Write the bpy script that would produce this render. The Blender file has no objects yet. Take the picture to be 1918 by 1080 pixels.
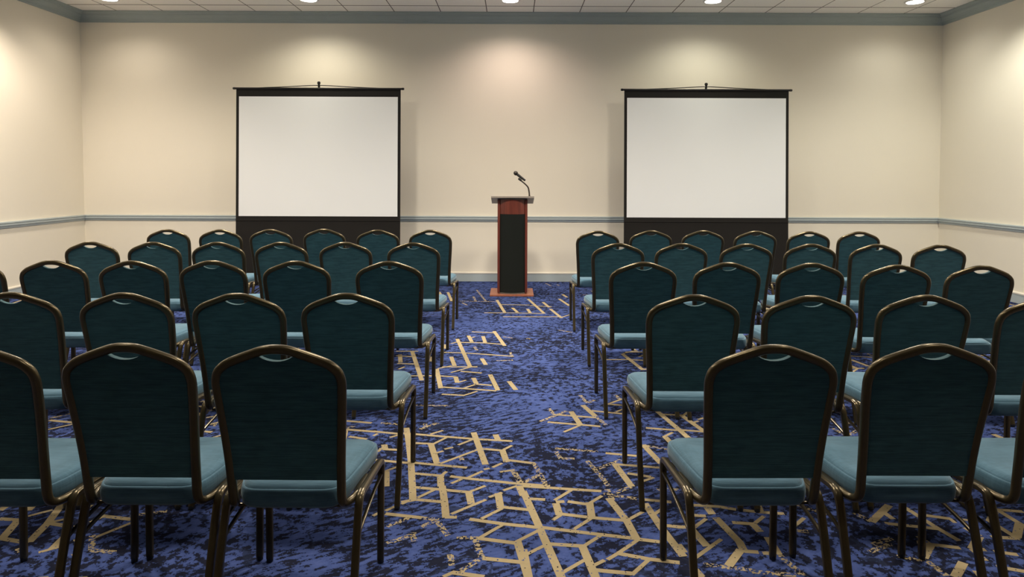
import bpy, bmesh, math, random
from mathutils import Vector, Matrix
random.seed(4)
PI = math.pi
COL = bpy.context.scene.collection

# ------------------------------------------------------------------ node helpers
def new_mat(name):
    m = bpy.data.materials.new(name); m.use_nodes = True
    nt = m.node_tree
    b = nt.nodes['Principled BSDF']
    return m, nt, b
def N(nt, t, **kw):
    n = nt.nodes.new(t)
    for k, v in kw.items():
        if k in n.inputs.keys(): n.inputs[k].default_value = v
        else: setattr(n, k, v)
    return n
def L(nt, a, b): nt.links.new(a, b)
def math_node(nt, op, a, b=None, c=None):
    n = nt.nodes.new('ShaderNodeMath'); n.operation = op
    for i, v in enumerate((a, b, c)):
        if v is None: continue
        if isinstance(v, (int, float)): n.inputs[i].default_value = v
        else: nt.links.new(v, n.inputs[i])
    return n.outputs[0]
def mix_col(nt, fac, a, b):
    n = nt.nodes.new('ShaderNodeMix'); n.data_type = 'RGBA'
    if isinstance(fac, (int, float)): n.inputs[0].default_value = fac
    else: nt.links.new(fac, n.inputs[0])
    for i, v in ((6, a), (7, b)):
        if isinstance(v, tuple): n.inputs[i].default_value = (*v, 1)
        else: nt.links.new(v, n.inputs[i])
    return n.outputs[2]
def ramp(nt, fac, stops, interp='LINEAR'):
    n = nt.nodes.new('ShaderNodeValToRGB'); cr = n.color_ramp; cr.interpolation = interp
    while len(cr.elements) < len(stops): cr.elements.new(0.5)
    for e, (p, c) in zip(cr.elements, stops):
        e.position = p; e.color = (*c, 1) if len(c) == 3 else c
    nt.links.new(fac, n.inputs[0]); return n.outputs[0]
def obj_coords(nt, scale=(1, 1, 1), rot=(0, 0, 0)):
    tc = nt.nodes.new('ShaderNodeTexCoord'); mp = nt.nodes.new('ShaderNodeMapping')
    mp.inputs['Scale'].default_value = scale; mp.inputs['Rotation'].default_value = rot
    nt.links.new(tc.outputs['Object'], mp.inputs['Vector']); return mp.outputs[0]
def noise(nt, vec, scale, detail=2, rough=.5, out='Fac'):
    n = nt.nodes.new('ShaderNodeTexNoise'); n.inputs['Scale'].default_value = scale
    n.inputs['Detail'].default_value = detail; n.inputs['Roughness'].default_value = rough
    nt.links.new(vec, n.inputs['Vector']); return n.outputs[out]
def bump(nt, b, h, strength, dist):
    n = nt.nodes.new('ShaderNodeBump'); n.inputs['Strength'].default_value = strength
    n.inputs['Distance'].default_value = dist
    nt.links.new(h, n.inputs['Height']); nt.links.new(n.outputs[0], b.inputs['Normal'])

# ------------------------------------------------------------------ materials
def mat_simple(name, col, rough=.6, metal=0, vary=.06, nscale=20, spec=.5):
    m, nt, b = new_mat(name)
    v = obj_coords(nt)
    f = noise(nt, v, nscale, 3)
    c = mix_col(nt, f, tuple(x*(1-vary) for x in col), tuple(min(1, x*(1+vary)) for x in col))
    L(nt, c, b.inputs['Base Color'])
    b.inputs['Roughness'].default_value = rough; b.inputs['Metallic'].default_value = metal
    b.inputs['Specular IOR Level'].default_value = spec
    return m

def mat_wall():
    m, nt, b = new_mat('cream_vinyl_wallcovering')
    v = obj_coords(nt)
    f = noise(nt, v, 1.1, 4, .6)
    c = mix_col(nt, f, (.83, .775, .65), (.87, .815, .69))
    v2 = obj_coords(nt, (60, 60, 4))
    f2 = noise(nt, v2, 3, 3)
    c2 = mix_col(nt, math_node(nt, 'MULTIPLY', f2, .05), c, (.45, .40, .33))
    L(nt, c2, b.inputs['Base Color'])
    b.inputs['Roughness'].default_value = .62; b.inputs['Specular IOR Level'].default_value = .25
    w = noise(nt, obj_coords(nt, (220, 220, 220)), 1, 2)
    bump(nt, b, w, .15, .001)
    return m

def mat_carpet(kind):
    """kind 'ground' = blue/navy blotch; 'line' = tan lattice; 'broken' = tan that dissolves into the ground"""
    m, nt, b = new_mat('carpet_' + kind)
    tc = nt.nodes.new('ShaderNodeTexCoord')
    snap = nt.nodes.new('ShaderNodeVectorMath'); snap.operation = 'SNAP'
    snap.inputs[1].default_value = (.0045, .0045, .0045)
    L(nt, tc.outputs['Object'], snap.inputs[0])
    raw = snap.outputs[0]
    def mapped(scale, rot=0, loc=(0, 0, 0)):
        r = nt.nodes.new('ShaderNodeMapping'); r.inputs['Rotation'].default_value = (0, 0, rot)
        L(nt, raw, r.inputs['Vector'])
        mp = nt.nodes.new('ShaderNodeMapping'); mp.inputs['Scale'].default_value = scale
        mp.inputs['Location'].default_value = loc
        L(nt, r.outputs[0], mp.inputs['Vector']); return mp.outputs[0]
    # streaked blotches: stretched along a diagonal
    na = noise(nt, mapped((15, 44, 1), math.radians(-30)), 1, 4, .65)
    nb = noise(nt, mapped((28, 24, 1), math.radians(20), (3, 8, 0)), 1, 4, .65)
    sel = ramp(nt, noise(nt, mapped((1.1, 1.1, 1), 0, (2, 5, 0)), 1, 0), [(.42, (0, 0, 0)), (.58, (1, 1, 1))])
    mx = nt.nodes.new('ShaderNodeMix'); L(nt, sel, mx.inputs[0]); L(nt, na, mx.inputs[2]); L(nt, nb, mx.inputs[3])
    n1 = mx.outputs[0]
    n2 = noise(nt, mapped((9, 9, 1), 0, (4, 2, 0)), 1, 4, .7)
    n3 = noise(nt, mapped((1.3, 1.3, 1), 0, (7, 1, 0)), 1, 1)
    s = math_node(nt, 'ADD', math_node(nt, 'MULTIPLY', n1, .70), math_node(nt, 'MULTIPLY', n2, .30))
    s = math_node(nt, 'ADD', s, math_node(nt, 'MULTIPLY', math_node(nt, 'SUBTRACT', n3, .5), .16))
    base = ramp(nt, s, [(0, (.007, .008, .016)), (.482, (.010, .012, .024)), (.490, (.014, .022, .07)),
                        (.498, (.042, .066, .190)), (.56, (.055, .085, .240)), (.75, (.085, .115, .29))])
    # dim charcoal crackle lines in the blue
    vo = nt.nodes.new('ShaderNodeTexVoronoi'); vo.feature = 'DISTANCE_TO_EDGE'; vo.inputs['Scale'].default_value = 1
    wn = nt.nodes.new('ShaderNodeVectorMath'); wn.operation = 'ADD'
    L(nt, mapped((6.5, 9, 1), .25), wn.inputs[0])
    L(nt, noise(nt, mapped((5, 5, 1)), 1, 1, .5, 'Color'), wn.inputs[1]); L(nt, wn.outputs[0], vo.inputs['Vector'])
    edge = math_node(nt, 'LESS_THAN', vo.outputs['Distance'], .035)
    msk = math_node(nt, 'GREATER_THAN', noise(nt, mapped((2.2, 2.2, 1), 0, (1, 9, 0)), 1, 1), .5)
    e = math_node(nt, 'MULTIPLY', math_node(nt, 'MULTIPLY', edge, msk), .75)
    base = mix_col(nt, e, base, (.016, .022, .045))
    # mottled violet-grey tufts
    n4 = noise(nt, mapped((70, 70, 1)), 1, 2)
    base = mix_col(nt, math_node(nt, 'MULTIPLY', n4, .16), base, (.075, .075, .12))
    if kind == 'ground':
        col = base
    else:
        tan = mix_col(nt, noise(nt, mapped((60, 60, 1), 0, (3, 3, 0)), 1, 2), (.30, .24, .135), (.37, .30, .18))
        thr = .33 if kind == 'line' else .50
        hole = math_node(nt, 'LESS_THAN', noise(nt, mapped((75, 75, 1), 0, (8, 8, 0)), 1, 1.5, .6), thr)
        col = mix_col(nt, hole, tan, base)
    L(nt, col, b.inputs['Base Color'])
    b.inputs['Roughness'].default_value = .95; b.inputs['Specular IOR Level'].default_value = .0
    return m

def mat_fabric(name, dark, light, rough=.85):
    m, nt, b = new_mat(name)
    v = obj_coords(nt, (9, 9, 260))
    f = noise(nt, v, 1, 3, .65)
    f2 = noise(nt, obj_coords(nt, (14, 160, 14)), 1, 3, .6)
    s = math_node(nt, 'ADD', math_node(nt, 'MULTIPLY', f, .6), math_node(nt, 'MULTIPLY', f2, .4))
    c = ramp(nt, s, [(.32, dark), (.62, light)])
    L(nt, c, b.inputs['Base Color'])
    b.inputs['Roughness'].default_value = rough
    b.inputs['Sheen Weight'].default_value = .25; b.inputs['Sheen Roughness'].default_value = .4
    b.inputs['Specular IOR Level'].default_value = .2
    bump(nt, b, s, .35, .002)
    return m

def mat_ceiling():
    m, nt, b = new_mat('acoustic_ceiling_tile')
    tc = nt.nodes.new('ShaderNodeTexCoord'); sp = nt.nodes.new('ShaderNodeSeparateXYZ')
    L(nt, tc.outputs['Object'], sp.inputs[0])
    def seam(ax, off, w=.006):
        a = math_node(nt, 'ADD', sp.outputs[ax], off)
        mod = math_node(nt, 'FLOORED_MODULO', a, .61)
        return math_node(nt, 'LESS_THAN', math_node(nt, 'ABSOLUTE', math_node(nt, 'SUBTRACT', mod, .305)), w)
    g = math_node(nt, 'MAXIMUM', seam(0, .337+.305+6.1), seam(1, -8.825+.305+12.2, .012))
    f = noise(nt, obj_coords(nt, (90, 90, 90)), 1, 4, .7)
    base = ramp(nt, f, [(.3, (.88, .85, .79)), (.55, (.94, .92, .87))])
    L(nt, mix_col(nt, g, base, (.17, .155, .14)), b.inputs['Base Color'])
    b.inputs['Roughness'].default_value = .9; b.inputs['Specular IOR Level'].default_value = .1
    return m

def mat_wood(name, a, c, rough=.35):
    m, nt, b = new_mat(name)
    v = obj_coords(nt, (28, 28, 2.2))
    f = noise(nt, v, 1, 5, .6)
    L(nt, ramp(nt, f, [(.3, a), (.7, c)]), b.inputs['Base Color'])
    b.inputs['Roughness'].default_value = rough
    return m

def mat_emit(name, col, strength):
    m, nt, b = new_mat(name)
    b.inputs['Base Color'].default_value = (*col, 1)
    lw = nt.nodes.new('ShaderNodeTexNoise'); lw.inputs['Scale'].default_value = 4
    L(nt, mix_col(nt, math_node(nt, 'MULTIPLY', lw.outputs['Fac'], .1), col, (1, 1, 1)), b.inputs['Emission Color'])
    b.inputs['Emission Strength'].default_value = strength
    return m

M = dict(
    wall=mat_wall(), ceiling=mat_ceiling(),
    carpet=mat_carpet('ground'), tan=mat_carpet('line'), broken=mat_carpet('broken'),
    trim=mat_simple('blue_grey_trim_paint', (.42, .48, .49), .45, 0, .05, 6),
    crown=mat_simple('teal_grey_crown_paint', (.36, .42, .41), .5, 0, .06, 6),
    cap=mat_simple('cream_trim_cap', (.70, .66, .57), .5),
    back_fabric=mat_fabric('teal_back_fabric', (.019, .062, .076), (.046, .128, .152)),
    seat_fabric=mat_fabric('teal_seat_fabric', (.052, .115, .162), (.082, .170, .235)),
    bronze=mat_simple('bronze_powder_coated_metal', (.085, .066, .034), .28, .7, .12, 60),
    foot=mat_simple('black_plastic_glide', (.012, .012, .012), .5),
    screen_black=mat_simple('black_screen_masking', (.014, .0125, .011), .75, 0, .15, 2, .2),
    screen_white=mat_simple('matte_white_screen', (.82, .84, .84), .8, 0, .01, 2),
    black_metal=mat_simple('black_metal', (.02, .018, .016), .35, .4),
    mahogany=mat_wood('mahogany_veneer', (.085, .018, .012), (.17, .042, .026)),
    base_wood=mat_wood('reddish_base_board', (.26, .085, .045), (.38, .14, .075), .4),
    lectern_black=mat_simple('black_speaker_cloth', (.011, .013, .011), .9, 0, .15, 90, .15),
    board=mat_simple('grey_brown_laminate', (.30, .26, .22), .45, 0, .08, 8),
    mic_black=mat_simple('black_microphone_shell', (.02, .018, .016), .35),
    mic_mesh=mat_simple('dark_microphone_mesh', (.05, .045, .04), .4, .8, .3, 300),
    neck=mat_simple('dark_gooseneck_metal', (.07, .055, .045), .35, .7),
    lamp=mat_emit('downlight_lens', (1, .96, .88), 9),
    lamp_ring=mat_simple('white_downlight_ring', (.75, .73, .69), .4),
)

# ------------------------------------------------------------------ mesh helpers
def finish(name, bm, mats, parent=None, smooth=True, angle=40):
    bmesh.ops.recalc_face_normals(bm, faces=bm.faces)
    me = bpy.data.meshes.new(name); bm.to_mesh(me); bm.free()
    if not isinstance(mats, (list, tuple)): mats = [mats]
    for m in mats: me.materials.append(m)
    if smooth:
        me.polygons.foreach_set('use_smooth', [True]*len(me.polygons))
        me.set_sharp_from_angle(angle=math.radians(angle))
    o = bpy.data.objects.new(name, me); COL.objects.link(o)
    if parent: o.parent = parent
    return o
def add_box(bm, x0, x1, y0, y1, z0, z1, bevel=0, mi=0):
    r = bmesh.ops.create_cube(bm, size=1)
    vs = r['verts']
    for v in vs:
        v.co = Vector(((x0+x1)/2 + v.co.x*(x1-x0), (y0+y1)/2 + v.co.y*(y1-y0), (z0+z1)/2 + v.co.z*(z1-z0)))
    if bevel:
        es = list({e for v in vs for e in v.link_edges})
        bmesh.ops.bevel(bm, geom=es, offset=bevel, segments=2, affect='EDGES', profile=.7)
    return vs
def smooth_path(pts, n=6):
    """Catmull-Rom through control points"""
    P = [Vector(p) for p in pts]; out = []
    for i in range(len(P)-1):
        p0 = P[max(i-1, 0)]; p1 = P[i]; p2 = P[i+1]; p3 = P[min(i+2, len(P)-1)]
        for k in range(n):
            t = k/n
            out.append(.5*((2*p1) + (p2-p0)*t + (2*p0-5*p1+4*p2-p3)*t*t + (3*p1-p0-3*p2+p3)*t**3))
    out.append(P[-1]); return out
def sweep(bm, pts, rx, ry, seg=12, up=(0, 1, 0), power=2.6, caps=True):
    """tube with a rounded-rectangular section; rx sideways, ry along 'up'; rx, ry numbers or lists"""
    up = Vector(up); rings = []
    n = len(pts)
    for i, p in enumerate(pts):
        t = (pts[min(i+1, n-1)] - pts[max(i-1, 0)]).normalized()
        u = (up - t*up.dot(t))
        if u.length < 1e-4: u = Vector((1, 0, 0)) - t*t.x
        u.normalize(); s = t.cross(u)
        a = rx[i] if isinstance(rx, list) else rx; b = ry[i] if isinstance(ry, list) else ry
        ring = []
        for k in range(seg):
            th = 2*PI*k/seg; c, d = math.cos(th), math.sin(th)
            x = math.copysign(abs(c)**(2/power), c)*a; y = math.copysign(abs(d)**(2/power), d)*b
            ring.append(bm.verts.new(p + s*x + u*y))
        rings.append(ring)
    for i in range(n-1):
        for k in range(seg):
            bm.faces.new((rings[i][k], rings[i][(k+1) % seg], rings[i+1][(k+1) % seg], rings[i+1][k]))
    if caps:
        bm.faces.new(rings[0][::-1]); bm.faces.new(rings[-1])
def lathe(bm, prof, center=(0, 0, 0), seg=24, axis=None):
    """prof: list of (r, h) along z, optionally turned onto 'axis'"""
    q = Vector((0, 0, 1)).rotation_difference(Vector(axis)) if axis else None
    rings = []
    for r, h in prof:
        ring = []
        for k in range(seg):
            v = Vector((r*math.cos(2*PI*k/seg), r*math.sin(2*PI*k/seg), h))
            if q: v = q @ v
            ring.append(bm.verts.new(v + Vector(center)))
        rings.append(ring)
    for i in range(len(rings)-1):
        for k in range(seg):
            bm.faces.new((rings[i][k], rings[i][(k+1) % seg], rings[i+1][(k+1) % seg], rings[i+1][k]))
    bm.faces.new(rings[0][::-1]); bm.faces.new(rings[-1])
def empty(name, loc, label=None, cat=None, group=None):
    o = bpy.data.objects.new(name, None); COL.objects.link(o); o.location = loc
    o.empty_display_size = .1
    tag(o, label, cat, group); return o
def tag(o, label=None, cat=None, group=None, kind=None):
    if label: o['label'] = label
    if cat: o['category'] = cat
    if group: o['group'] = group
    if kind: o['kind'] = kind
    return o

# ------------------------------------------------------------------ the room
HC = 3.563                       # ceiling height
YW = 9.25                        # far wall
YB = -6.0                        # wall behind the viewer
def xl(z): return -5.694 - (z-.87)*.0297      # side walls lean out a touch with height
def xr(z): return 5.690 + (z-.87)*.0185

def quad_slab(name, corners, nrm, th, mat):
    bm = bmesh.new(); n = Vector(nrm)*th
    a = [bm.verts.new(Vector(c)) for c in corners]; b = [bm.verts.new(Vector(c)+n) for c in corners]
    bm.faces.new(a); bm.faces.new(b[::-1])
    for i in range(4): bm.faces.new((a[i], b[i], b[(i+1) % 4], a[(i+1) % 4]))
    o = finish(name, bm, mat, smooth=False); tag(o, kind='structure'); return o
quad_slab('wall_back', [(-6, YW, 0), (6, YW, 0), (6, YW, HC), (-6, YW, HC)], (0, 1, 0), .12, M['wall'])
quad_slab('wall_left', [(xl(0), YB, 0), (xl(0), YW, 0), (xl(HC), YW, HC), (xl(HC), YB, HC)], (-1, 0, 0), .12, M['wall'])
quad_slab('wall_right', [(xr(0), YB, 0), (xr(0), YW, 0), (xr(HC), YW, HC), (xr(HC), YB, HC)], (1, 0, 0), .12, M['wall'])
quad_slab('wall_front', [(-6, YB, 0), (6, YB, 0), (6, YB, HC), (-6, YB, HC)], (0, -1, 0), .12, M['wall'])
quad_slab('ceiling', [(-6, YB, HC), (6, YB, HC), (6, YW+.1, HC), (-6, YW+.1, HC)], (0, 0, 1), .08, M['ceiling'])

# mouldings: one profile (out from wall, z) run round three walls with mitred corners
def moulding(name, prof, mat_ids, mats):
    def run(side):
        bm = bmesh.new(); rings = []
        for end in (0, 1):
            ring = []
            for o, z in prof:
                if side == 'back':
                    p = (xl(z)+o, YW-o, z) if end == 0 else (xr(z)-o, YW-o, z)
                elif side == 'left':
                    p = (xl(z)+o, YB+.001, z) if end == 0 else (xl(z)+o, YW-o, z)
                else:
                    p = (xr(z)-o, YW-o, z) if end == 0 else (xr(z)-o, YB+.001, z)
                ring.append(bm.verts.new(p))
            rings.append(ring)
        n = len(prof)
        for i in range(n):
            f = bm.faces.new((rings[0][i], rings[0][(i+1) % n], rings[1][(i+1) % n], rings[1][i]))
            f.material_index = mat_ids[i] if mat_ids else 0
        bm.faces.new(rings[0][::-1]); bm.faces.new(rings[1])
        return bm
    for side in ('back', 'left', 'right'):
        nm = name + '_' + side if name == 'baseboard' else None
        o = finish(nm or 'trim_%d' % (len([x for x in bpy.data.objects if x.name.startswith('trim_')])+1),
                   run(side), mats, smooth=False)
        tag(o, kind='structure')
# crown: stacked coves and beads
c0 = HC-.135
moulding('crown', [(-.01, c0), (.012, c0), (.014, c0+.018), (.024, c0+.022), (.028, c0+.040), (.038, c0+.046), (.046, c0+.062),
                   (.060, c0+.078), (.066, c0+.084), (.070, c0+.098), (.088, c0+.103), (.100, c0+.118), (.118, c0+.122), (.118, HC-.001), (-.01, HC-.001)],
         None, [M['crown']])
moulding('chair_rail', [(-.01, .795), (.010, .795), (.014, .803), (.014, .814), (.026, .819), (.030, .832), (.024, .838), (.024, .850),
                        (.032, .854), (.030, .868), (-.01, .870)], None, [M['trim']])
moulding('baseboard', [(-.01, .001), (.016, .001), (.016, .098), (.020, .103), (.020, .116), (.008, .126), (-.01, .126)],
         [0, 0, 0, 1, 1, 1, 0], [M['trim'], M['cap']])

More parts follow.
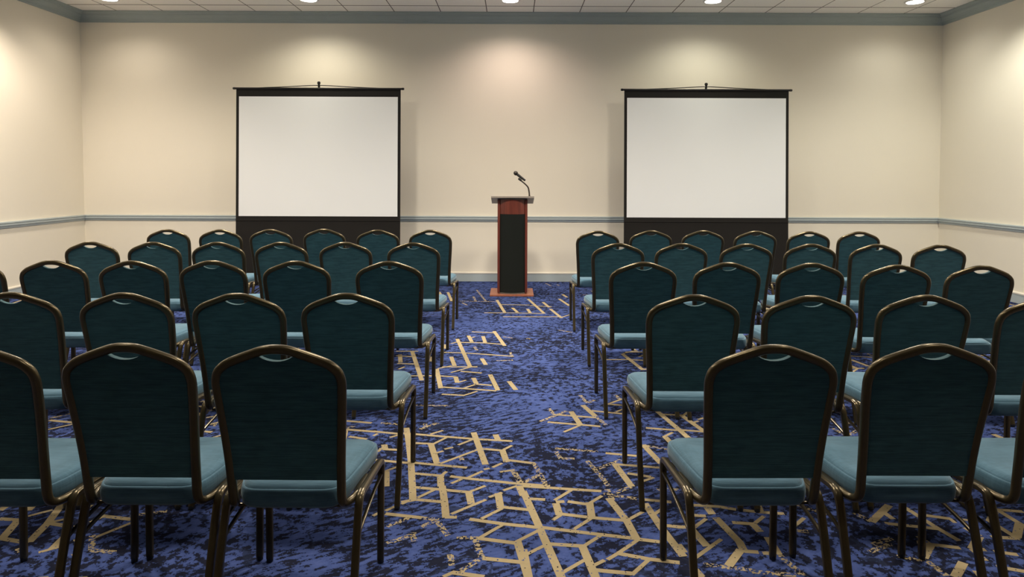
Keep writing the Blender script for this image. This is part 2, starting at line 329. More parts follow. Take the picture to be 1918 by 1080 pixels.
# ------------------------------------------------------------------ carpeted floor with its woven tan lattice
SEG = """
0.055,3.088,0.118,2.751,0 0.118,2.751,0.177,2.428,0 0.047,2.602,0.062,2.427,0 0.427,3.019,0.472,2.827,0 0.472,2.827,0.487,2.683,0
0.338,2.979,0.333,2.854,0 0.193,2.97,0.201,2.874,0 0.271,2.633,0.297,2.429,0 0.575,2.973,0.601,2.774,0 0.601,2.774,0.637,2.565,0
0.056,3.138,0.399,3.091,1 0.065,3.016,0.145,3.008,1 0.052,2.92,0.084,2.913,1 0.202,2.882,0.327,2.851,1 0.327,2.851,0.472,2.827,1
0.05,2.783,0.118,2.764,1 0.119,2.77,0.345,2.717,1 0.345,2.717,0.488,2.686,1 0.487,2.683,0.577,2.662,1 0.153,2.644,0.274,2.63,1
0.249,2.99,0.333,2.964,1 0.397,2.581,0.508,2.542,1 0.508,2.542,0.61,2.52,1 0.302,2.47,0.424,2.45,1 0.575,3.012,0.687,2.989,1
0.624,2.787,0.688,2.775,1 0.198,2.986,0.227,2.99,1 0.049,2.686,0.109,2.744,2 0.047,2.561,0.127,2.632,2 0.184,2.454,0.267,2.532,2
0.303,2.502,0.34,2.532,2 0.357,2.541,0.4,2.581,2 0.4,2.581,0.485,2.671,2 0.277,2.63,0.35,2.707,2 0.253,2.758,0.326,2.84,2
0.484,2.838,0.55,2.899,2 0.334,2.971,0.397,3.042,2 0.174,2.832,0.204,2.867,2 0.192,3.005,0.269,3.098,2 0.429,2.445,0.508,2.542,2
0.592,2.877,0.632,2.921,2 0.411,3.066,0.544,3.019,3 0.432,3.108,0.44,3.011,3 0.464,3.075,0.551,3.142,3 0.658,3.11,0.748,3.11,3
-0.445,3.134,-0.425,3.012,0 -0.31,3.135,-0.286,2.99,0 -0.286,2.99,-0.266,2.85,0 -0.187,3.078,-0.169,2.967,0 -0.056,3.063,-0.043,2.931,0
0.026,2.661,0.062,2.427,0 0.037,3.138,0.054,3.047,0 -0.432,3.122,-0.32,3.102,1 -0.32,3.102,-0.179,3.074,1 -0.412,3.004,-0.289,2.982,1
-0.466,2.98,-0.412,3.004,1 -0.516,2.876,-0.369,2.845,1 -0.266,2.85,-0.225,2.85,1 -0.165,2.833,-0.031,2.796,1 -0.031,2.796,0.05,2.78,1
-0.032,2.938,0.052,2.92,1 -0.13,2.685,0.023,2.649,1 -0.098,2.543,0.037,2.519,1 -0.201,2.451,-0.096,2.426,1 -0.403,3.024,-0.339,3.101,2
-0.464,2.965,-0.439,2.996,2 -0.521,2.905,-0.483,2.95,2 -0.244,2.878,-0.11,3.003,2 -0.092,3.03,-0.042,3.071,2 -0.176,3.086,-0.118,3.137,2
-0.031,3.096,0.026,3.138,2 -0.117,2.84,-0.039,2.923,2 -0.117,2.691,-0.027,2.796,2 0.023,2.661,0.049,2.686,2 -0.232,2.428,-0.199,2.456,2
-0.565,2.861,-0.548,2.883,2 -0.139,2.679,-0.104,2.543,3 -0.305,2.828,-0.245,2.703,3 -0.223,2.565,-0.211,2.499,3 -0.205,2.691,-0.13,2.685,3
-0.49,2.773,-0.42,2.841,3 -0.353,2.774,-0.31,2.815,3 -0.175,2.462,-0.116,2.538,3 -0.369,2.845,-0.298,2.828,3 -0.468,2.646,-0.378,2.715,3
-0.382,2.721,-0.371,2.665,3 -0.581,3.855,-0.538,3.648,0 -0.538,3.648,-0.488,3.392,0 -0.488,3.392,-0.445,3.134,0 -0.419,3.627,-0.36,3.383,0
-0.204,3.789,-0.124,3.375,0 -0.084,3.76,-0.069,3.688,0 -0.045,3.552,-0.022,3.406,0 -0.329,3.241,-0.316,3.135,0 -0.59,3.285,-0.564,3.133,0
-0.66,3.613,-0.645,3.557,0 -0.752,3.803,-0.604,3.767,1 -0.606,3.779,-0.507,3.762,1 -0.507,3.762,-0.34,3.727,1 -0.34,3.727,-0.194,3.698,1
-0.194,3.698,0.003,3.671,1 -0.535,3.643,-0.406,3.627,1 -0.153,3.568,-0.036,3.541,1 -0.673,3.557,-0.568,3.547,1 -0.664,3.42,-0.484,3.382,1
-0.486,3.392,-0.215,3.335,1 -0.456,3.267,-0.315,3.241,1 -0.279,3.237,-0.203,3.215,1 -0.203,3.215,0.026,3.164,1 -0.022,3.411,-0.019,3.41,1
-0.406,3.627,-0.34,3.727,2 -0.273,3.617,-0.199,3.698,2 -0.341,3.383,-0.169,3.556,2 -0.338,3.56,-0.303,3.583,2 -0.376,3.511,-0.348,3.533,2
-0.036,3.558,0.003,3.608,2 -0.676,3.525,-0.651,3.602,2 -0.646,3.718,-0.602,3.755,2 -0.74,3.741,-0.727,3.766,2 -0.435,3.768,-0.377,3.819,2
-0.598,3.289,-0.537,3.352,2 -0.324,3.25,-0.307,3.287,2 -0.204,3.219,-0.137,3.293,2 -0.086,3.341,-0.046,3.386,2 -0.269,3.166,-0.23,3.206,2
-0.049,3.289,-0.018,3.299,2 -0.126,3.317,-0.106,3.327,2 0.007,3.309,0.041,3.173,3 -0.248,3.455,-0.242,3.424,3 -0.583,4.237,-0.377,4.232,3
-0.735,3.932,-0.628,3.913,3 -0.5,3.843,-0.417,3.936,3 -0.487,3.921,-0.475,3.869,3 0.439,4.248,0.493,4.055,0 0.357,4.134,0.391,3.917,0
0.691,3.626,0.733,3.393,0 0.506,3.381,0.546,3.142,0 0.254,4.082,0.495,4.034,1 0.212,3.956,0.386,3.917,1 0.391,3.917,0.497,3.892,1
0.484,4.15,0.657,4.1,1 0.596,4.274,0.686,4.251,1 0.483,3.514,0.626,3.483,1 0.506,3.381,0.711,3.343,1 0.554,3.276,0.65,3.24,1
-0.019,3.426,0.113,3.387,1 -0.017,3.172,0.173,3.139,1 0.292,3.807,0.385,3.904,2 0.596,4.274,0.707,4.38,2 0.621,4.129,0.675,4.182,2
0.61,3.195,0.663,3.231,2 -0.018,3.299,0.014,3.309,2 0.442,4.444,0.466,4.312,3 0.493,4.055,0.533,3.919,3 0.229,3.533,0.248,3.439,3
0.375,3.419,0.425,3.229,3 0.425,3.229,0.44,3.142,3 0.113,3.387,0.162,3.139,3 0.014,3.299,0.045,3.173,3 0.229,4.185,0.254,4.082,3
0.669,4.447,0.683,4.363,3 0.232,3.577,0.439,3.535,3 0.249,3.449,0.311,3.444,3 0.17,3.969,0.327,4.141,3 0.422,3.331,0.542,3.431,3
0.064,3.182,0.132,3.254,3 0.47,4.296,0.517,4.345,3 0.698,3.615,0.804,3.571,3 -0.465,5.966,-0.302,5.096,0 -0.157,6.271,-0.056,5.737,0
-0.466,5.377,-0.419,5.125,0 -0.377,6.092,-0.335,5.867,0 -0.249,6.073,-0.221,5.849,0 -0.227,5.331,-0.19,5.158,0 -0.541,5.034,-0.466,4.585,0
-0.388,4.841,-0.366,4.71,0 -0.262,4.815,-0.236,4.686,0 -0.149,4.898,-0.087,4.542,0 -0.015,4.74,0.03,4.555,0 -0.792,5.543,-0.614,4.758,0
-0.873,5.438,-0.832,5.211,0 -0.166,7.851,-0.071,7.146,0 0.188,7.93,0.334,7.095,0 0.41,7.335,0.495,6.875,0 0.545,7.937,0.626,7.529,0
0.01,7.389,0.061,7.148,0 0.169,7.33,0.192,7.121,0 0.351,7.723,0.403,7.428,0 0.605,8.238,0.643,8.049,0 -0.556,5.767,-0.534,5.637,0
-0.625,5.375,-0.61,5.245,0 -0.768,8.366,-0.669,7.771,0 -0.352,6.245,-0.14,6.204,1 -0.451,5.846,-0.225,5.83,1 -0.225,5.83,-0.056,5.775,1
-0.531,5.512,-0.371,5.497,1 -0.371,5.497,0.009,5.4,1 -0.506,5.094,-0.253,5.097,1 -0.473,4.609,-0.101,4.53,1 -0.232,4.674,-0.134,4.65,1
-0.359,4.979,-0.214,4.939,1 -0.515,4.866,-0.388,4.841,1 -0.442,4.456,-0.312,4.435,1 -0.276,7.113,-0.036,7.117,1 -0.036,7.117,0.328,7.095,1
-0.136,7.579,0.192,7.553,1 0.203,7.52,0.429,7.461,1 -0.893,5.404,-0.741,5.373,1 -0.847,5.18,-0.696,5.166,1 -0.702,4.864,-0.515,4.866,1
-0.916,5.541,-0.747,5.544,1 -0.079,6.919,0.499,6.929,1 -0.534,5.049,-0.444,5.124,2 -0.428,4.95,-0.294,5.096,2 -0.362,4.71,-0.313,4.762,2
-0.322,4.575,-0.246,4.661,2 -0.311,4.424,-0.224,4.517,2 -0.366,5.988,-0.321,6.051,2 -0.503,5.806,-0.452,5.866,2 -0.815,5.031,-0.784,5.09,2
0.497,6.902,0.597,7.043,2 -0.009,5.52,0.009,5.384,3 -0.302,5.695,-0.278,5.586,3 -0.428,8.537,-0.289,7.779,3 -0.442,8.063,-0.402,7.776,3
-0.544,7.671,-0.486,7.539,3 0.588,9.001,0.611,8.91,3 0.448,9.091,0.508,8.862,3 -0.069,6.055,0.009,6.014,3 -0.11,5.268,0.009,5.286,3
-0.576,7.773,-0.164,7.747,3 0.435,6.326,0.539,6.238,3 0.134,5.996,0.162,5.976,3 0.719,2.762,0.744,2.636,0 0.844,2.85,0.878,2.663,0
0.878,2.663,0.874,2.599,0 0.862,2.605,0.787,2.503,0 1.0,2.696,0.994,2.582,0 0.977,2.8,0.985,2.744,0 0.832,2.95,0.837,2.887,0
0.637,2.642,0.645,2.592,0 0.657,2.474,0.668,2.431,0 0.756,2.965,0.881,2.95,1 0.881,2.95,0.946,2.927,1 0.973,2.919,1.022,2.908,1
1.035,2.904,1.134,2.89,1 0.745,2.875,0.802,2.868,1 0.669,2.776,0.734,2.777,1 0.902,2.814,0.982,2.803,1 0.877,2.599,0.922,2.593,1
0.943,2.587,0.997,2.582,1 0.733,2.773,0.798,2.842,2 0.669,2.543,0.812,2.682,2 0.993,2.814,1.044,2.866,2 1.117,2.765,1.204,2.852,2
1.064,2.976,1.053,2.912,2 0.995,2.576,1.029,2.444,3 0.768,2.492,0.858,2.476,3 0.86,2.464,1.004,2.443,3 1.113,2.755,1.173,2.745,3
0.702,2.509,0.768,2.492,3 1.194,2.985,1.313,2.891,3 1.47,2.826,1.614,2.965,0 1.6,2.647,1.524,2.561,0 1.562,2.437,1.646,2.525,0
1.829,2.711,1.744,2.621,0 2.026,2.91,1.956,2.83,0 2.064,2.815,1.977,2.712,0 1.559,2.915,1.568,2.85,1 1.673,2.949,1.704,2.783,1
1.704,2.783,1.73,2.682,1 1.52,2.811,1.697,2.771,1 1.707,2.883,1.805,2.852,1 1.565,2.667,1.607,2.647,1 1.609,2.65,1.698,2.628,1
1.82,2.776,1.834,2.718,1 1.744,2.621,1.786,2.615,1 1.74,2.615,1.738,2.544,1 1.956,2.83,1.97,2.698,1 2.054,2.926,2.064,2.815,1
2.015,2.951,2.054,2.926,1 1.952,2.959,1.97,2.955,1 2.057,2.931,2.148,2.915,1 1.879,2.708,1.97,2.698,1 1.816,2.602,1.883,2.583,1
1.756,2.501,1.829,2.472,1 1.805,2.852,1.804,2.821,2 1.858,2.845,1.88,2.837,2 1.654,2.471,1.648,2.437,2 1.593,2.709,1.601,2.661,3
1.52,2.555,1.535,2.447,3 1.433,2.567,1.502,2.542,3 1.436,2.897,1.466,2.826,3 1.345,2.599,1.452,2.653,3 1.387,2.652,1.475,2.694,3
-2.131,2.896,-2.127,2.958,0 -2.014,2.896,-2.025,2.969,0 -1.957,2.672,-1.997,2.818,0 -1.836,2.647,-1.86,2.79,0 -1.86,2.79,-1.907,2.949,0
-1.715,2.598,-1.727,2.7,0 -2.18,2.963,-2.131,2.963,1 -2.077,2.822,-1.999,2.813,1 -1.966,2.672,-1.839,2.639,1 -1.86,2.79,-1.758,2.763,1
-1.674,2.849,-1.544,2.821,1 -1.975,2.847,-1.917,2.897,2 -1.848,2.8,-1.8,2.829,2 -1.746,2.574,-1.683,2.623,2 -1.608,2.675,-1.528,2.793,2
-1.693,2.801,-1.671,2.844,2 -1.669,2.657,-1.648,2.674,2 -1.735,2.763,-1.71,2.782,2 -1.779,2.878,-1.777,2.939,2 -1.622,2.692,-1.564,2.591,3
-1.561,2.587,-1.47,2.576,3 -1.615,2.559,-1.599,2.575,3 -1.841,2.597,-1.821,2.581,3 -1.56,2.85,-1.436,2.891,3
"""
W = (.032, .024, .017, .024)
segs = [tuple(float(v) for v in t.split(',')) for t in SEG.split()]
def build_floor():
    bm = bmesh.new()
    def face(pts, z, mi):
        f = bm.faces.new([bm.verts.new((p[0], p[1], z)) for p in pts]); f.material_index = mi
    # slab
    vs = [(-6, YB), (6, YB), (6, YW+.1), (-6, YW+.1)]
    face(vs, 0, 0); face(vs[::-1], -.06, 0)
    for i in range(4):
        a, b = vs[i], vs[(i+1) % 4]
        f = bm.faces.new([bm.verts.new((a[0], a[1], 0)), bm.verts.new((b[0], b[1], 0)), bm.verts.new((b[0], b[1], -.06)), bm.verts.new((a[0], a[1], -.06))])
    k = [0]
    def strip(x1, y1, x2, y2, ci):
        ci = int(ci); w = W[ci]/2
        d = Vector((x2-x1, y2-y1)); ln = d.length
        if ln < 1e-4: return
        d /= ln; n = Vector((-d.y, d.x)); e = .004
        a = Vector((x1, y1)) - d*e; b = Vector((x2, y2)) + d*e
        k[0] = (k[0]+1) % 40
        z = .0006 + k[0]*.00001
        face([a+n*w, a-n*w, b-n*w, b+n*w], z, 2 if ci == 3 else 1)
    for s in segs: strip(*s)
    # the same weave carried on between and beyond the chairs
    far = [s for s in segs if 3.05 < (s[1]+s[3])/2 < 9.0 and abs(s[0]+s[2])/2 < .8]
    near = [s for s in segs if (s[1]+s[3])/2 <= 3.4 and abs(s[0]+s[2])/2 < .85]
    for ix in range(-4, 5):
        for iy in range(-1, 2):
            if ix == 0 and iy == 0: continue
            dx = ix*1.42; dy = iy*5.95 + (.45 if ix % 2 else 0)
            for s in far:
                mx = (s[0]+s[2])/2+dx; my = (s[1]+s[3])/2+dy
                if not (-5.6 < mx < 5.6 and 3.12 < my < 9.15): continue
                if abs(mx) < .80: continue
                strip(s[0]+dx, s[1]+dy, s[2]+dx, s[3]+dy, s[4])
    for ix in range(-3, 4):
        for iy in range(-7, 1):
            dx = ix*1.38 + (.2 if iy % 2 else 0); dy = iy*.72
            for s in near:
                if iy != 0 and not (2.40 < (s[1]+s[3])/2 < 3.12): continue
                mx = (s[0]+s[2])/2+dx; my = (s[1]+s[3])/2+dy
                if not (-5.5 < mx < 5.5 and YB+.1 < my < 3.3): continue
                if my > 2.36 and -2.35 < mx < 2.45: continue
                strip(s[0]+dx, s[1]+dy, s[2]+dx, s[3]+dy, s[4])
    me = bpy.data.meshes.new('floor'); bm.to_mesh(me); bm.free()
    for m in (M['carpet'], M['tan'], M['broken']): me.materials.append(m)
    o = bpy.data.objects.new('floor', me); COL.objects.link(o); tag(o, kind='structure')
build_floor()

# ------------------------------------------------------------------ banquet chair
def lean(z): return max(0, .115*((.915-z)/.495)) + .010*math.sin(max(0, min(1, (.915-z)/.495))*PI)
HWP = [(.42, .164), (.50, .1655), (.58, .169), (.66, .1745), (.74, .1805), (.79, .1825), (.80, .1825)]
def hw(z):
    if z <= HWP[0][0]: return HWP[0][1]
    for (a, p), (b, q) in zip(HWP, HWP[1:]):
        if z <= b: return p+(q-p)*(z-a)/(b-a)
    return HWP[-1][1]
CROWN = [(0, .9018), (.036, .8985), (.080, .8840), (.130, .8645), (.153, .852), (.1725, .8335), (.1800, .814), (.1825, .795)]
def crown_z(x):
    x = abs(x)
    for (a, p), (b, q) in zip(CROWN, CROWN[1:]):
        if x <= b: return p+(q-p)*(x-a)/(b-a)
    return CROWN[-1][1]

def back_frame_bm():
    bm = bmesh.new()
    half = [(x, lean(z), z) for x, z in CROWN]
    half += [(hw(z), lean(z), z) for z in (.77, .70, .62, .54, .47, .435)]
    half += [(.1655, .1225, .412), (.170, .142, .3985), (.180, .172, .3955), (.1895, .205, .398), (.1905, .26, .398), (.1905, .34, .392)]
    pts = [(-x, y, z) for x, y, z in half[::-1]][:-1] + half
    sp = smooth_path(pts, 4)
    sweep(bm, sp, .0136, .0120, 14, up=(0, 1, .2), power=2.4)
    return bm

def backrest_bm():
    bm = bmesh.new()
    nu, nv = 28, 16
    zb = .487
    def ztop(u):
        x = u*.178
        if abs(x) < .057: return .8655 + .0215*(abs(x)/.057)**2.2
        return crown_z(x) - .006
    def pt(u, v, side):
        z = zb + v*(ztop(u)-zb)
        x = u*(hw(z)-.002)
        edge = max(abs(u), abs(2*v-1))
        if side == 0: y = lean(z) - .0065 - .0015*(1-edge**4)
        else: y = lean(z) + .012 + .020*(1-abs(u)**6)*(1-abs(2*v-1)**8)**.5
        return (x, y, z)
    us = [-1+2*i/nu for i in range(nu+1)]
    us = sorted(set([round(u, 5) for u in us] + [-.32, .32, -.325, .325]))
    nu = len(us)-1
    g = [[[bm.verts.new(pt(u, j/nv, s)) for j in range(nv+1)] for u in us] for s in (0, 1)]
    for s in (0, 1):
        for i in range(nu):
            for j in range(nv):
                q = (g[s][i][j], g[s][i+1][j], g[s][i+1][j+1], g[s][i][j+1])
                bm.faces.new(q if s == 0 else q[::-1])
    for i in range(nu):
        for j in (0, nv):
            bm.faces.new((g[0][i][j], g[0][i+1][j], g[1][i+1][j], g[1][i][j]))
    for j in range(nv):
        for i in (0, nu):
            bm.faces.new((g[0][i][j], g[0][i][j+1], g[1][i][j+1], g[1][i][j]))
    return bm

def seat_bm():
    bm = bmesh.new()
    half = [(0, .118), (.07, .118), (.115, .120), (.137, .127), (.150, .140), (.160, .160), (.172, .20), (.182, .27), (.190, .34), (.196, .41),
            (.199, .455), (.199, .485), (.191, .512), (.175, .531), (.150, .541), (.10, .5445), (0, .546)]
    out = half[:-1] + [(0, .546)] + [(-x, y) for x, y in half[::-1][1:-1]]
    c = Vector((0, .335))
    lv = [(.386, .022), (.388, .012), (.398, .004), (.418, 0), (.434, .001), (.443, .004), (.4465, .008), (.4455, .012), (.450, .015), (.456, .025), (.460, .045), (.4625, .08), (.4635, .12)]
    rings = []
    for z, ins in lv:
        ring = []
        for x, y in out:
            v = Vector((x, y)) - c; l = v.length
            v2 = c + v*(1-min(.97, ins/l))
            # waterfall front, small dip at the rear
            dz = -.006*max(0, (y-.42)/.12)**2 if z > .44 else 0
            ring.append(bm.verts.new((v2.x, v2.y, z+dz)))
        rings.append(ring)
    n = len(out)
    for a, b in zip(rings, rings[1:]):
        for k in range(n): bm.faces.new((a[k], a[(k+1) % n], b[(k+1) % n], b[k]))
    bm.faces.new(rings[0][::-1]); bm.faces.new(rings[-1])
    return bm

def chair_parts():
    parts = []
    parts.append(('back_frame', finish('back_frame', back_frame_bm(), M['bronze'])))
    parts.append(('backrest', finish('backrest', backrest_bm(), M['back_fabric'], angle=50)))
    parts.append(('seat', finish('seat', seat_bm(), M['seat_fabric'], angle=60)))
    legs = []
    for s in (-1, 1):
        bm = bmesh.new()                                         # rear leg with its bend
        p = smooth_path([(s*.206, .050, .012), (s*.206, .085, .12), (s*.2055, .122, .25), (s*.205, .150, .345), (s*.205, .163, .380), (s*.205, .180, .4005), (s*.205, .208, .406)], 5)
        sweep(bm, p, .0105, .0125, 12, up=(1, 0, 0), power=3)
        legs.append(finish('leg', bm, M['bronze']))
        bm = bmesh.new()                                         # front leg with its bend
        p = smooth_path([(s*.201, .532, .012), (s*.202, .529, .15), (s*.203, .526, .30), (s*.205, .522, .350), (s*.205, .508, .374), (s*.205, .482, .3815)], 5)
        sweep(bm, p, .0105, .0125, 12, up=(1, 0, 0), power=3)
        legs.append(finish('leg', bm, M['bronze']))
        bm = bmesh.new()
        sweep(bm, [Vector((s*.205, .207, .406)), Vector((s*.205, .34, .395)), Vector((s*.205, .483, .3815))], .0105, .0125, 12, up=(1, 0, 0), power=3)
        parts.append(('side_rail', finish('side_rail', bm, M['bronze'])))
        bm = bmesh.new()
        sweep(bm, smooth_path([(s*.2055, .128, .285), (s*.205, .20, .300), (s*.205, .36, .318), (s*.205, .50, .325), (s*.205, .523, .322)], 4), .0055, .0065, 8, up=(1, 0, 0))
        parts.append(('side_brace', finish('side_brace', bm, M['bronze'])))
    for l in legs: parts.append(('leg', l))
    bm = bmesh.new()
    sweep(bm, [Vector((-.172, .155, .386)), Vector((.172, .155, .386))], .006, .005, 8, up=(0, 0, 1))
    parts.append(('rear_crossbar', finish('rear_crossbar', bm, M['bronze'])))
    bm = bmesh.new()
    sweep(bm, [Vector((-.205, .47, .373)), Vector((.205, .47, .373))], .009, .008, 8, up=(0, 0, 1))
    parts.append(('front_crossbar', finish('front_crossbar', bm, M['bronze'])))
    feet = []
    for l, (x, y) in zip(legs, ((-.206, .050), (-.201, .532), (.206, .050), (.201, .532))):
        bm = bmesh.new(); lathe(bm, [(.0105, .0015), (.0118, .003), (.0118, .013), (.0105, .018)], (x, y, 0), 12)
        f = finish('foot_glide', bm, M['foot']); f.parent = l; feet.append(f)
    return parts

CHAIRS = {
 'L': [[(-.664, 1.985), (-1.100, 2.00), (-1.538, 1.985)],
       [(-.676, 2.868), (-1.120, 2.858), (-1.583, 2.860), (-2.045, 2.861)],
       [(-.694, 3.948), (-1.221, 3.950), (-1.697, 3.955), (-2.138, 3.930), (-2.594, 3.937), (-3.045, 3.915)],
       [(-.714, 5.060), (-1.213, 5.075), (-1.676, 5.061), (-2.130, 5.050), (-2.588, 5.035), (-3.047, 5.045)],
       [(-.734, 6.265), (-1.204, 6.248), (-1.708, 6.330), (-2.170, 6.264), (-2.608, 6.225), (-3.074, 6.220)]],
 'R': [[(.752, 2.010), (1.222, 2.030), (1.685, 2.020)],
       [(.748, 2.862), (1.222, 2.853), (1.702, 2.875), (2.162, 2.825)],
       [(.748, 3.958), (1.224, 3.952), (1.694, 3.942), (2.142, 3.875), (2.597, 3.860), (3.060, 3.850)],
       [(.776, 5.070), (1.240, 5.085), (1.710, 5.069), (2.181, 5.080), (2.658, 5.075), (3.100, 5.045)],
       [(.770, 6.220), (1.258, 6.290), (1.735, 6.310), (2.200, 6.280), (2.668, 6.250), (3.125, 6.260)]]}
ROWN = ['nearest row', 'second-nearest row', 'middle row', 'second row from the screens', 'row closest to the screens']
ORD = ['aisle seat', 'second from aisle', 'third from aisle', 'fourth from aisle', 'fifth from aisle', 'sixth from aisle']
proto_parts = chair_parts()
first = True
yaw = {('L', 0, 0): -.4, ('R', 0, 0): .6, ('R', 1, 2): -.8, ('L', 2, 3): .8, ('L', 4, 2): -1.5, ('R', 2, 3): -1.2, ('R', 3, 5): -2, ('L', 3, 5): 1.5}
for side in ('L', 'R'):
    for r, row in enumerate(CHAIRS[side]):
        for k, (x, y) in enumerate(row):
            lab = 'teal banquet chair, %s in %s block, %s' % (ORD[k], 'left' if side == 'L' else 'right', ROWN[r])
            x = round(x*(1+.035/y), 3)
            root = empty('banquet_chair', (x, y, 0), lab, 'chair', 'banquet chairs %s of the aisle' % ('left' if side == 'L' else 'right'))
            root.rotation_euler = (0, 0, math.radians(yaw.get((side, r, k), random.uniform(-.5, .5))))
            for nm, p in proto_parts:
                if first: q = p
                else:
                    q = p.copy(); q.name = nm; COL.objects.link(q)
                q.parent = root
                if not first:
                    for ch in p.children:
                        c = ch.copy(); COL.objects.link(c); c.parent = q
            first = False

# ------------------------------------------------------------------ portable projection screens
def screen(cx, label):
    r = empty('projection_screen', (cx, 8.85, 0), label, 'screen', 'projection screens against the far wall')
    w = 1.048; top = 2.508
    def part(name, fn, mat, parent=None, sm=False):
        bm = bmesh.new(); fn(bm); return finish(name, bm, mat, parent or r, smooth=sm)
    part('masking_fabric', lambda b: add_box(b, -w, w, -.002, .002, .11, top), M['screen_black'])
    part('viewing_surface', lambda b: add_box(b, -w+.036, w-.036, -.0045, -.0022, .882, 2.405), M['screen_white'])
    part('lower_seam', lambda b: add_box(b, -w, w, -.008, .004, .822, .834, .002), M['screen_black'])
    bar = part('top_bar', lambda b: (sweep(b, [Vector((-w-.012, 0, top)), Vector((w+.012, 0, top))], .011, .013, 12, up=(0, 0, 1))), M['black_metal'], sm=True)
    for s in (-1, 1):
        part('end_cap', lambda b: lathe(b, [(.010, 0), (.015, .004), (.015, .026), (.011, .032)], (s*(w+.012), 0, top), 14, (s, 0, 0)), M['black_metal'], bar, True)
        part('spreader_arm', lambda b: sweep(b, smooth_path([(0, .012, top+.043), (s*.12, .012, top+.040), (s*.45, .010, top+.022), (s*.95, .008, top+.002)], 6), .0055, .0055, 8, up=(0, 0, 1)), M['black_metal'], sm=True)
    post = part('support_post', lambda b: sweep(b, [Vector((0, .035, .08)), Vector((0, .033, top-.05)), Vector((0, .018, top+.05))], .014, .014, 12), M['black_metal'], sm=True)
    part('hook_knob', lambda b: lathe(b, [(.008, 0), (.010, .030), (.018, .040), (.021, .055), (.017, .070), (.008, .074)], (0, .014, top+.02), 14), M['black_metal'], post, True)
    part('storage_case', lambda b: add_box(b, -w-.03, w+.03, -.055, .06, .03, .145, .012), M['black_metal'])
    for s in (-1, 1):
        part('foot', lambda b: add_box(b, s*.8-.025, s*.8+.025, -.18, .18, .001, .032, .006), M['black_metal'])
    return r
screen(-2.471, 'white projection screen with black border, standing left of the lectern')
screen(2.476, 'white projection screen with black border, standing right of the lectern')

# ------------------------------------------------------------------ lectern
def lectern():
    r = empty('lectern', (.008, 8.30, 0), 'mahogany lectern with curved black front panel at the end of the aisle', 'lectern')
    def part(name, fn, mat, parent=None, sm=False):
        bm = bmesh.new(); fn(bm); return finish(name, bm, mat, parent or r, smooth=sm)
    part('base', lambda b: add_box(b, -.262, .250, -.215, .275, .001, .020, .004), M['base_wood'])
    for s in (-1, 1):
        part('side_panel', lambda b: add_box(b, s*.162-.014, s*.162+.014, -.145, .20, .035, 1.125, .003), M['mahogany'])
    def front(z0, z1, bulge):
        def f(b):
            n = 14; a = []
            for z in (z0, z1):
                ring = [b.verts.new((-.155+.310*i/n, -.128-bulge*(1-((2*i/n-1)**2)), z)) for i in range(n+1)]
                ring += [b.verts.new((.155-.310*i/n, -.105, z)) for i in range(n+1)]
                a.append(ring)
            m = len(a[0])
            for i in range(m): b.faces.new((a[0][i], a[0][(i+1) % m], a[1][(i+1) % m], a[1][i]))
            b.faces.new(a[0][::-1]); b.faces.new(a[1])
        return f
    part('front_panel', front(.036, .955, .055), M['lectern_black'], sm=True)
    part('header_panel', front(.956, 1.128, .055), M['mahogany'], sm=True)
    part('shelf', lambda b: add_box(b, -.160, .160, -.09, .19, .55, .568, .002), M['mahogany'])
    def board(b):
        vs = [(-.252, -.205, 1.150), (.252, -.205, 1.150), (.252, .205, 1.066), (-.252, .205, 1.066)]
        lo = [b.verts.new(v) for v in vs]; hi = [b.verts.new((v[0], v[1]+.002, v[2]+.018)) for v in vs]
        b.faces.new(lo[::-1]); b.faces.new(hi)
        for i in range(4): b.faces.new((lo[i], lo[(i+1) % 4], hi[(i+1) % 4], hi[i]))
    t = part('reading_board', board, M['board'])
    part('edge_lip', lambda b: add_box(b, -.252, .252, -.211, -.203, 1.148, 1.166, .002), M['board'], t)
    part('page_stop', lambda b: add_box(b, -.22, .22, .195, .207, 1.08, 1.112, .002), M['mahogany'], t)
lectern()
# gooseneck + microphone on the lectern's right
gn = empty('gooseneck_stand', (.205, 8.13, 1.160), 'thin curved gooseneck microphone stand fixed on the right of the lectern top', 'stand')
bm = bmesh.new(); lathe(bm, [(.020, -.003), (.020, .004), (.012, .010), (.006, .022)], (0, 0, 0), 16); finish('mounting_flange', bm, M['neck'], gn)
bm = bmesh.new()
sweep(bm, smooth_path([(0, 0, .005), (-.004, 0, .055), (-.015, 0, .108), (-.042, 0, .142), (-.082, 0, .176), (-.106, 0, .194)], 6), .0085, .0085, 10, power=2); finish('neck', bm, M['neck'], gn)
bm = bmesh.new()
ax = Vector((.78, .0, -.60)).normalized()
lathe(bm, [(.009, -.024), (.013, -.020), (.013, .016), (.009, .022)], (-.111, 0, .2015), 14, ax); finish('clip', bm, M['foot'], gn)
mc = empty('microphone', (.205-.130, 8.13, 1.160+.252), 'black handheld microphone resting in the gooseneck clip, pointing up left', 'microphone')
bm = bmesh.new(); lathe(bm, [(.013, -.020), (.0165, -.010), (.0150, .02), (.0125, .085), (.0125, .098), (.010, .102)], (0, 0, 0), 16, ax); finish('handle', bm, M['mic_black'], mc)
bm = bmesh.new(); lathe(bm, [(.005, -.066), (.016, -.062), (.0235, -.050), (.0255, -.040), (.0245, -.028), (.017, -.018)], (0, 0, 0), 16, ax); finish('grille', bm, M['mic_mesh'], mc)

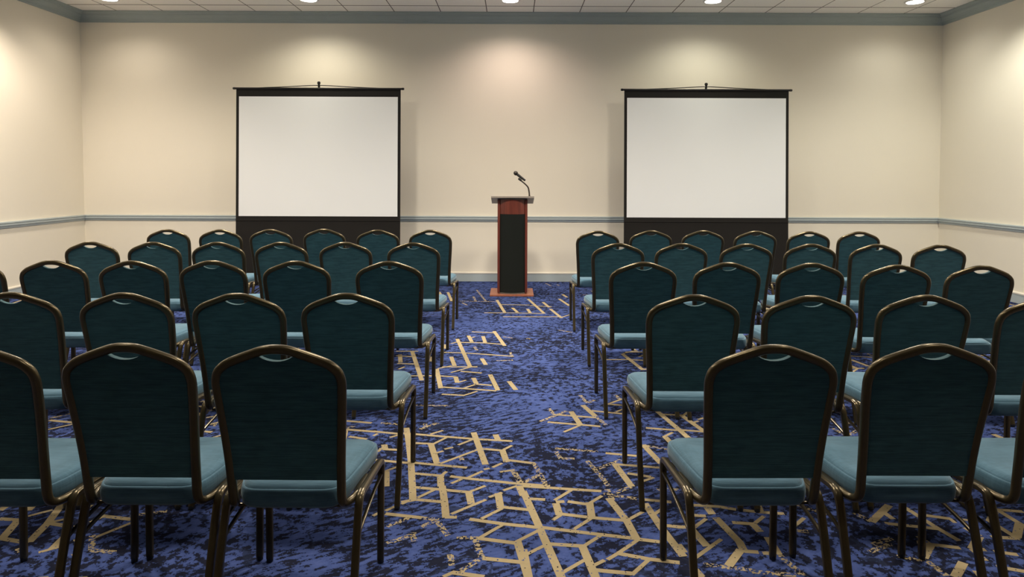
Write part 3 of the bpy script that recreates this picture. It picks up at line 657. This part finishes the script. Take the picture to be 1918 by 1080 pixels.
# ------------------------------------------------------------------ ceiling downlights
LX = [-4.96, -2.505, -.028, 2.46, 4.94]
DL = ['in the far-left corner', 'above the left projection screen', 'above the lectern', 'above the right projection screen', 'in the far-right corner']
for i, x in enumerate(LX):
    d = empty('downlight', (x, 8.52, HC), 'glowing round recessed ceiling light ' + DL[i], 'ceiling light', 'downlights along the far wall')
    bm = bmesh.new(); lathe(bm, [(.094, -.001), (.118, -.001), (.120, -.006), (.112, -.011), (.097, -.009)], (0, 0, 0), 32)
    finish('trim_ring', bm, M['lamp_ring'], d)
    bm = bmesh.new(); lathe(bm, [(.096, -.0095), (.096, -.012), (.07, -.016), (.03, -.018)], (0, 0, 0), 32)
    finish('lens', bm, M['lamp'], d)

# ------------------------------------------------------------------ lighting
def spot(x, y, power, col=(1, .93, .82), angle=140, blend=.9, size=.09, z=HC-.03):
    l = bpy.data.lights.new('downlight_beam', 'SPOT'); l.energy = power; l.color = col
    l.spot_size = math.radians(angle); l.spot_blend = blend; l.shadow_soft_size = size
    o = bpy.data.objects.new('downlight_beam', l); COL.objects.link(o); o.location = (x, y, z)
    return o
P = 380
WC = (1, .90, .76)
cols0 = [(1, .88, .74), (1, .92, .76), (1, .80, .70), (.98, .95, .80), (.98, .95, .84)]
for x, s, c in zip(LX, (.11, .24, .25, .19, .10), cols0): spot(x, 8.52, P*s, c, 150, .8)
spot(-4.97, 7.15, P*.50, (1, .87, .74), 140, .6); spot(4.97, 7.25, P*.36, (.97, .95, .84), 140, .6)
for x in LX:
    spot(x, 6.08, P*(1.55 if abs(x) < 4 else .55), WC, 164, 1, .22)
    spot(x, 3.64, P*(.60 if abs(x) < 4 else .5), WC, 150, 1)
    spot(x, 1.20, P*((.16 if x > -1 else .09) if abs(x) < 4 else .15), WC)

w = bpy.data.worlds.new('World'); bpy.context.scene.world = w; w.use_nodes = True
w.node_tree.nodes['Background'].inputs[0].default_value = (.5, .5, .5, 1); w.node_tree.nodes['Background'].inputs[1].default_value = .1

# ------------------------------------------------------------------ camera
cam = bpy.data.cameras.new('camera'); co = bpy.data.objects.new('camera', cam); COL.objects.link(co)
cam.sensor_fit = 'HORIZONTAL'; cam.sensor_width = 36; cam.lens = 36*1300/1918
cam.shift_y = -210/1918
co.location = (0, 0, 1.40)
co.rotation_euler = (Matrix.Rotation(math.radians(90), 3, 'X') @ Matrix.Rotation(math.radians(.21), 3, 'Z')).to_euler()
cam.clip_start = .05
sc = bpy.context.scene; sc.camera = co
sc.view_settings.view_transform = 'Standard'; sc.view_settings.look = 'None'
sc.view_settings.exposure = 0
sc.cycles.use_denoising = True
sc.cycles.max_bounces = 8; sc.cycles.diffuse_bounces = 5
